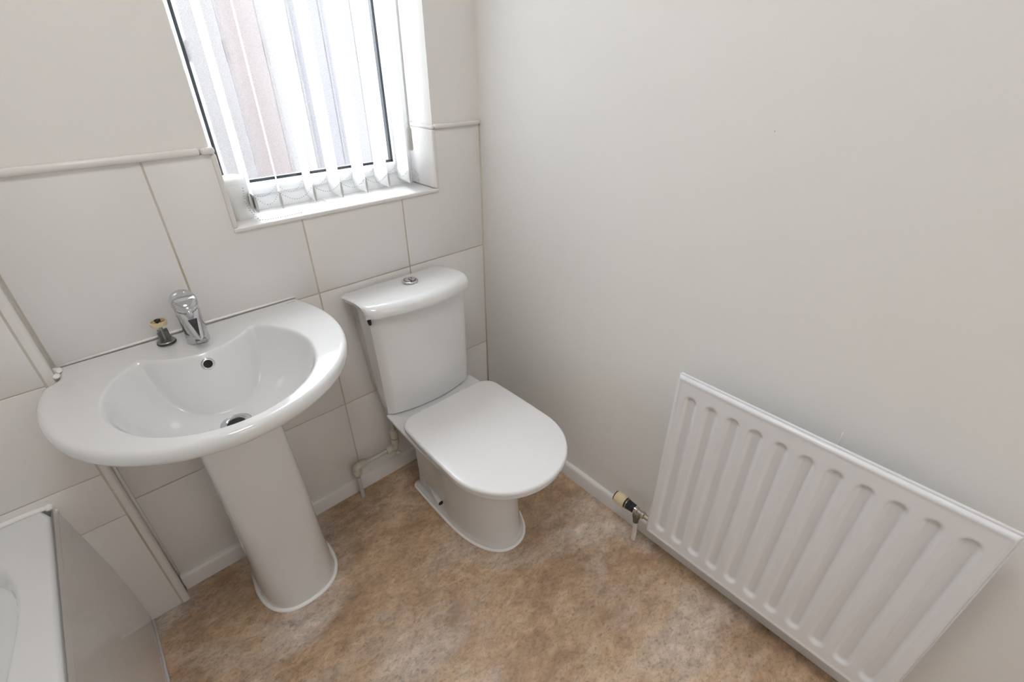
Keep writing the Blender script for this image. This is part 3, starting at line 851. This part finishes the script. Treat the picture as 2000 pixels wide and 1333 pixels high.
# ------------------------------------------------------------------ cistern supply pipe
sp = thing('supply_pipe', 'pale plastic water pipe with push-fit elbows running along the wall to the toilet', 'pipe', (-.633, -.042, 0))
PY = -.045
def tube(name, pts, r, m, parent, seg=16): 
    bm = bmesh.new(); add_tube(bm, pts, r, seg); return autosmooth(ob(name, bm, m, parent), 50)
E1 = Vector((-.637, PY, .148)); E2 = Vector((-.478, PY, .143))
tube('pipe', [(E1.x + .003, PY, -.0), (E1.x, PY, .10)], .0075, M['pipe'], sp)
tube('pipe', [(E1.x + .03, PY, .147), (E2.x - .03, PY, .143)], .0075, M['pipe'], sp)
tube('pipe', [(E2.x, PY, .17), (E2.x - .001, PY, .27)], .0075, M['pipe'], sp)
def elbow(c, d1, d2):
    c = Vector(c); d1 = Vector(d1); d2 = Vector(d2)
    e = tube('elbow', [c + d1 * .022, c + d1 * .012, c + d1 * .004 + d2 * .001, c + d2 * .004 + d1 * .001, c + d2 * .012, c + d2 * .022], [.0115, .0125, .0125, .0125, .0125, .0115], M['fitting'], sp)
    for d in (d1, d2):
        bm = bmesh.new(); add_lathe(bm, [(.016, .0125), (.018, .0142), (.033, .0142), (.036, .0125)], c, d, 20)
        autosmooth(ob('collar', bm, M['fitting'], e), 50)
        bm = bmesh.new(); add_lathe(bm, [(.0362, .0128), (.0385, .0128), (.040, .0100)], c, d, 20)
        autosmooth(ob('release_ring', bm, M['fitting'], e), 50)
elbow(E1, (0, 0, -1), (1, 0, -.02)); elbow(E2, (-1, 0, 0), (0, 0, 1))
bm = bmesh.new(); add_lathe(bm, [(0, .009), (.012, .009)], E2 + Vector((.002, 0, -.02)), (.3, 0, -1), 16)
autosmooth(ob('end_stub', bm, M['whitepipe'], sp), 50)
bm = bmesh.new(); add_lathe(bm, [(.19, .012), (.192, .015), (.215, .015), (.225, .012)], (E2.x, PY, .0), (0, 0, 1), 20)
autosmooth(ob('collar', bm, M['fitting'], sp), 50)
under(sp)

# ------------------------------------------------------------------ radiator
rad = thing('radiator', 'white ribbed single panel radiator low on the right wall', 'radiator', (-.07, -1.17, .12))
RY0, RY1, RZ0, RZ1, RX = -.859, -1.481, .118, .703, -.085
NY, NZ = 290, 130
gc = [-.9015 - .0537 * i for i in range(11)]
def gdepth(y, z):
    best = 9
    for c in gc:
        if abs(y - c) < .03:
            zz = min(max(z, .158 + .017), .656 - .017)
            d = sqrt((y - c) ** 2 + (z - zz) ** 2); best = min(best, d)
    t = (.0190 - best) / .011
    if t <= 0: return 0
    t = min(1, t); return .0085 * (t * t * (3 - 2 * t))
vs = []; fs = []
for j in range(NZ + 1):
    z = RZ0 + (RZ1 - RZ0) * j / NZ
    for i in range(NY + 1):
        y = RY0 + (RY1 - RY0) * i / NY
        e = min(abs(y - RY0), abs(y - RY1), z - RZ0, RZ1 - z)
        rd = .004; dx = 0
        if e < rd: dx = rd - sqrt(max(0, rd * rd - (rd - e) ** 2))
        # slight raised lip just inside the edge
        lip = -.0012 if .003 < e < .010 else 0
        vs.append((RX + gdepth(y, z) + dx + lip, y, z))
n1 = NY + 1
for j in range(NZ):
    for i in range(NY): a = j * n1 + i; fs.append((a, a + 1, a + n1 + 1, a + n1))
per = [i for i in range(n1)] + [j * n1 + NY for j in range(1, NZ + 1)] + [NZ * n1 + i for i in range(NY - 1, -1, -1)] + [j * n1 for j in range(NZ - 1, 0, -1)]
base = len(vs)
for p in per: vs.append((RX + .018, vs[p][1], vs[p][2]))
for k in range(len(per)): k2 = (k + 1) % len(per); fs.append((per[k], per[k2], base + k2, base + k))
fs.append(tuple(base + k for k in range(len(per))))
rp = pm('front_panel', vs, fs, M['radiator'], rad); autosmooth(rp, 50)
bar('top_seam', RX + .006, RX + .011, RY1, RY0, RZ1 - .001, RZ1 + .0045, M['radiator'], rad, bev=.001)
bar('bottom_seam', RX + .006, RX + .011, RY1, RY0, RZ0 - .0045, RZ0 + .001, M['radiator'], rad, bev=.001)
bar('side_seam', RX + .007, RX + .011, RY0 - .001, RY0 + .0035, RZ0, RZ1, M['radiator'], rad, bev=.001)
bar('side_seam', RX + .007, RX + .011, RY1 - .0035, RY1 + .001, RZ0, RZ1, M['radiator'], rad, bev=.001)
bm = bmesh.new()
for i in range(22):
    y = RY0 - .03 - .0265 * i
    add_box(bm, RX + .018, RX + .045, y - .001, y + .001, RZ0 + .06, RZ1 - .06)
ob('convector_fins', bm, M['radiator'], rad)['kind'] = 'stuff'
for y in (RY0 - .12, RY1 + .12):
    box('bracket', RX + .018, -.0005, y - .012, y + .012, RZ0 + .08, RZ1 - .08, M['radiator'], rad, bev=.001)
# thermostatic valve at the lower left
VX, VZ = -.058, .137
vb = None
bm = bmesh.new()
add_lathe(bm, [(0, .0115), (.004, .0125), (.012, .0125), (.014, .0095), (.026, .0095), (.028, .0120), (.036, .0120), (.038, .0085), (.064, .0085)], (VX, -.797, VZ), (0, -1, 0), 24)
vb = autosmooth(ob('valve_body', bm, M['nickel'], rad), 40)
bm = bmesh.new()
add_lathe(bm, [(-.016, .006), (-.014, .0115), (.008, .0125), (.014, .0100), (.03, .0088)], (VX - .006, -.811, VZ - .012), (0, 0, -1), 24)
bmesh.ops.create_uvsphere(bm, u_segments=20, v_segments=12, radius=.0125, matrix=Matrix.Translation((VX - .008, -.811, VZ - .010)))
ob('elbow_nut', bm, M['brass'], vb, True)
bm = bmesh.new()
prof = [(0, .0125), (.002, .0150)]
for i in range(5): prof += [(.004 + .005 * i, .0150 + .0004 * i), (.006 + .005 * i, .0132 + .0004 * i)]
prof += [(.031, .0165), (.034, .0165)]
add_lathe(bm, prof, (VX, -.797, VZ), (0, 1, 0), 28)
autosmooth(ob('threaded_collar', bm, M['black'], vb), 40)
bm = bmesh.new(); add_lathe(bm, [(.0265, .0170), (.0285, .0172), (.030, .0165)], (VX, -.797, VZ), (0, 1, 0), 28)
ob('clamp_ring', bm, M['steel'], vb, True)
bm = bmesh.new(); nR = 72; ringsb = []
for (d, r) in [(.034, .0190), (.0345, .0200), (.068, .0198), (.070, .0185)]:
    ringsb.append([bm.verts.new((VX + (r + (.0006 if k % 2 else 0)) * cos(2 * pi * k / nR), -.797 + d, VZ + (r + (.0006 if k % 2 else 0)) * sin(2 * pi * k / nR))) for k in range(nR)])
for a, b in zip(ringsb, ringsb[1:]):
    for k in range(nR): bm.faces.new((a[k], a[(k + 1) % nR], b[(k + 1) % nR], b[k]))
bm.faces.new(ringsb[0]); bm.faces.new(ringsb[-1])
hd = ob('thermostat_head', bm, M['cream'], rad); autosmooth(hd, 20)
bm = bmesh.new(); add_lathe(bm, [(.0695, .0178), (.0735, .0175), (.0748, .0155)], (VX, -.797, VZ), (0, 1, 0), 32)
autosmooth(ob('end_cap', bm, M['black'], hd), 40)
tube('feed_pipe', [(VX + .004, -.811, .0), (VX - .004, -.811, .105)], .0078, M['whitepipe'], rad)
under(rad)

# ------------------------------------------------------------------ bath
bath = thing('bathtub', 'white acrylic bathtub along the left wall, cut off by the photo edge', 'bathtub', (-1.67, -.9, 0))
TXR, TXL, TY0, TY1b, TZ = -1.3192, X0 + .001, BY - .0015, -1.76, .506
bc0 = (-1.67, -.9)
def polyrad(pts):
    """radial samples around bc0 by ray casting on a closed polygon"""
    res = []
    n = len(pts)
    for i in range(240):
        a = 2 * pi * (i + .5) / 240; dx, dy = cos(a), sin(a); best = 0
        for k in range(n):
            x1, y1_ = pts[k][0] - bc0[0], pts[k][1] - bc0[1]; x2, y2 = pts[(k + 1) % n][0] - bc0[0], pts[(k + 1) % n][1] - bc0[1]
            ex, ey = x2 - x1, y2 - y1_; det = dx * ey - dy * ex
            if abs(det) < 1e-12: continue
            t = (x1 * ey - y1_ * ex) / det; u = (x1 * dy - y1_ * dx) / det
            if t > 0 and -1e-9 <= u <= 1 + 1e-9: best = max(best, t)
        res.append((bc0[0] + dx * best, bc0[1] + dy * best))
    return res
def catmull(P, n=10):
    r = []; N = len(P)
    for i in range(N):
        p0, p1, p2, p3 = P[i - 1], P[i], P[(i + 1) % N], P[(i + 2) % N]
        for k in range(n):
            t = k / n
            r.append(tuple(.5 * (2 * p1[j] + (p2[j] - p0[j]) * t + (2 * p0[j] - 5 * p1[j] + 4 * p2[j] - p3[j]) * t * t + (3 * p1[j] - p0[j] - 3 * p2[j] + p3[j]) * t ** 3) for j in (0, 1)))
    return r
inner = catmull([(-1.55, -.118), (-1.455, -.125), (-1.405, -.165), (-1.381, -.225), (-1.372, -.30), (-1.377, -.38), (-1.388, -.46), (-1.398, -.60), (-1.402, -.9), (-1.398, -1.3), (-1.40, -1.5), (-1.45, -1.62), (-1.60, -1.67), (-1.78, -1.66), (-1.92, -1.58), (-1.955, -1.4), (-1.955, -.9), (-1.955, -.4), (-1.93, -.22), (-1.86, -.13), (-1.70, -.115)])
def rrect(d, r=.012):
    x0, x1, ya, yb = TXL + d, TXR - d, TY1b + d, TY0 - d; P = []
    for (cx, cy, a0) in ((x1 - r, yb - .001, 0), (x0 + .001, yb - .001, 90), (x0 + .001, ya + r, 180), (x1 - r, ya + r, 270)):
        rr = r if a0 in (270,) else .001
        cx2 = x1 - rr if a0 in (0, 270) else x0 + rr; cy2 = yb - rr if a0 in (0, 90) else ya + rr
        for k in range(7): a = radians(a0 + 15 * k); P.append((cx2 + rr * cos(a), cy2 + rr * sin(a)))
    return polyrad(P)
def scl(P, sx, sy, cy=-.9): return [(bc0[0] + (x - bc0[0]) * sx, cy + (y - cy) * sy) for x, y in P]
inn = polyrad(inner)
rg = []
for (d, z) in ((.012, .455), (.002, .4565), (.0, .460), (.0, .497), (.0015, .5020), (.005, .5052), (.009, .506)):
    rg.append([(x, y, z) for x, y in rrect(d)])
ro = rrect(.009)
for t in (.35, .7, .92):
    rg.append([(a[0] + (b[0] - a[0]) * t, a[1] + (b[1] - a[1]) * t, .506) for a, b in zip(ro, inn)])
for (sx, sy, z) in ((1.0, 1.0, .505), (.988, .994, .500), (.975, .988, .490), (.962, .982, .472), (.93, .968, .40), (.88, .945, .28), (.82, .915, .17), (.74, .875, .125), (.55, .72, .115), (.2, .3, .112)):
    rg.append([(x, y, z) for x, y in scl(inn, sx, sy)])
tb = loft('tub', rg, M['bath'], bath); autosmooth(tb, 60)
prof = catmull([(-1.3145, .483), (-1.3050, .396), (-1.2945, .255), (-1.2885, .111), (-1.2905, .0)], 8)[:33]
prof = [p for p in prof if p[1] >= -.0001]
pts = prof + [(-1.2935, .0)] + [(a - .0035, b) for a, b in prof[::-1]]
bm = bmesh.new(); add_poly(bm, pts, 'xz', BY - .0012, TY1b)
autosmooth(ob('side_panel', bm, M['panel'], bath), 30)
bm = bmesh.new()
add_tube(bm, [(-1.2875, BY - .004, .003), (-1.288, TY1b, .003)], .0045, 8)
add_tube(bm, [(-1.3145, BY - .004, .4840), (-1.3145, TY1b, .4840)], .0022, 8)
ob('panel_sealant', bm, M['sealant'], bath, True)
bm = bmesh.new()
add_tube(bm, [(X0 + .02, TY0 - .001, .509), (-1.5, TY0 - .001, .510), (-1.345, TY0 - .001, .509), (-1.325, TY0 - .002, .508), (-1.318, TY0 - .002, .498), (-1.315, TY0 - .002, .488)], [.0065, .0065, .006, .0062, .0045, .0055], 8)
bmesh.ops.create_icosphere(bm, subdivisions=2, radius=.0085, matrix=Matrix.Translation((-1.3195, TY0 - .002, .505)))
bmesh.ops.create_icosphere(bm, subdivisions=2, radius=.0065, matrix=Matrix.Translation((-1.3150, TY0 - .003, .489)))
ob('wall_sealant', bm, M['sealant'], bath, True)
under(bath)

# ------------------------------------------------------------------ added fill lights: bathroom ceiling and hallway, both out of frame
cl = thing('ceiling_fill_light', 'unseen round white ceiling light added to fill the bathroom with light', 'light', (-0.95, -0.95, 2.40))
bm = bmesh.new(); add_lathe(bm, [(0, .20), (-.02, .20), (-.024, .195)], (-0.95, -0.95, 2.399), seg=48); ob('fill_lamp_base', bm, M['upvc'], cl, True)
bm = bmesh.new(); add_lathe(bm, [(-.024, .19), (-.030, .188), (-.034, .15), (-.036, .08), (-.0365, 0)], (-0.95, -0.95, 2.399), seg=48); ob('fill_lamp_diffuser', bm, M['fill_lamp'], cl, True)
under(cl)
hl = thing('hallway_fill_light', 'unseen wide flat white light added in the hallway for frontal fill through the doorway', 'light', (-.85, HY + .5, 2.40))  # added source, shines in through the open doorway
box('fill_lamp_base', -1.2, -.5, HY + .2, HY + .8, 2.375, 2.399, M['upvc'], hl, bev=.004)
box('fill_lamp_diffuser', -1.19, -.51, HY + .21, HY + .79, 2.35, 2.375, M['hall_fill_lamp'], hl, bev=.006)
under(hl)
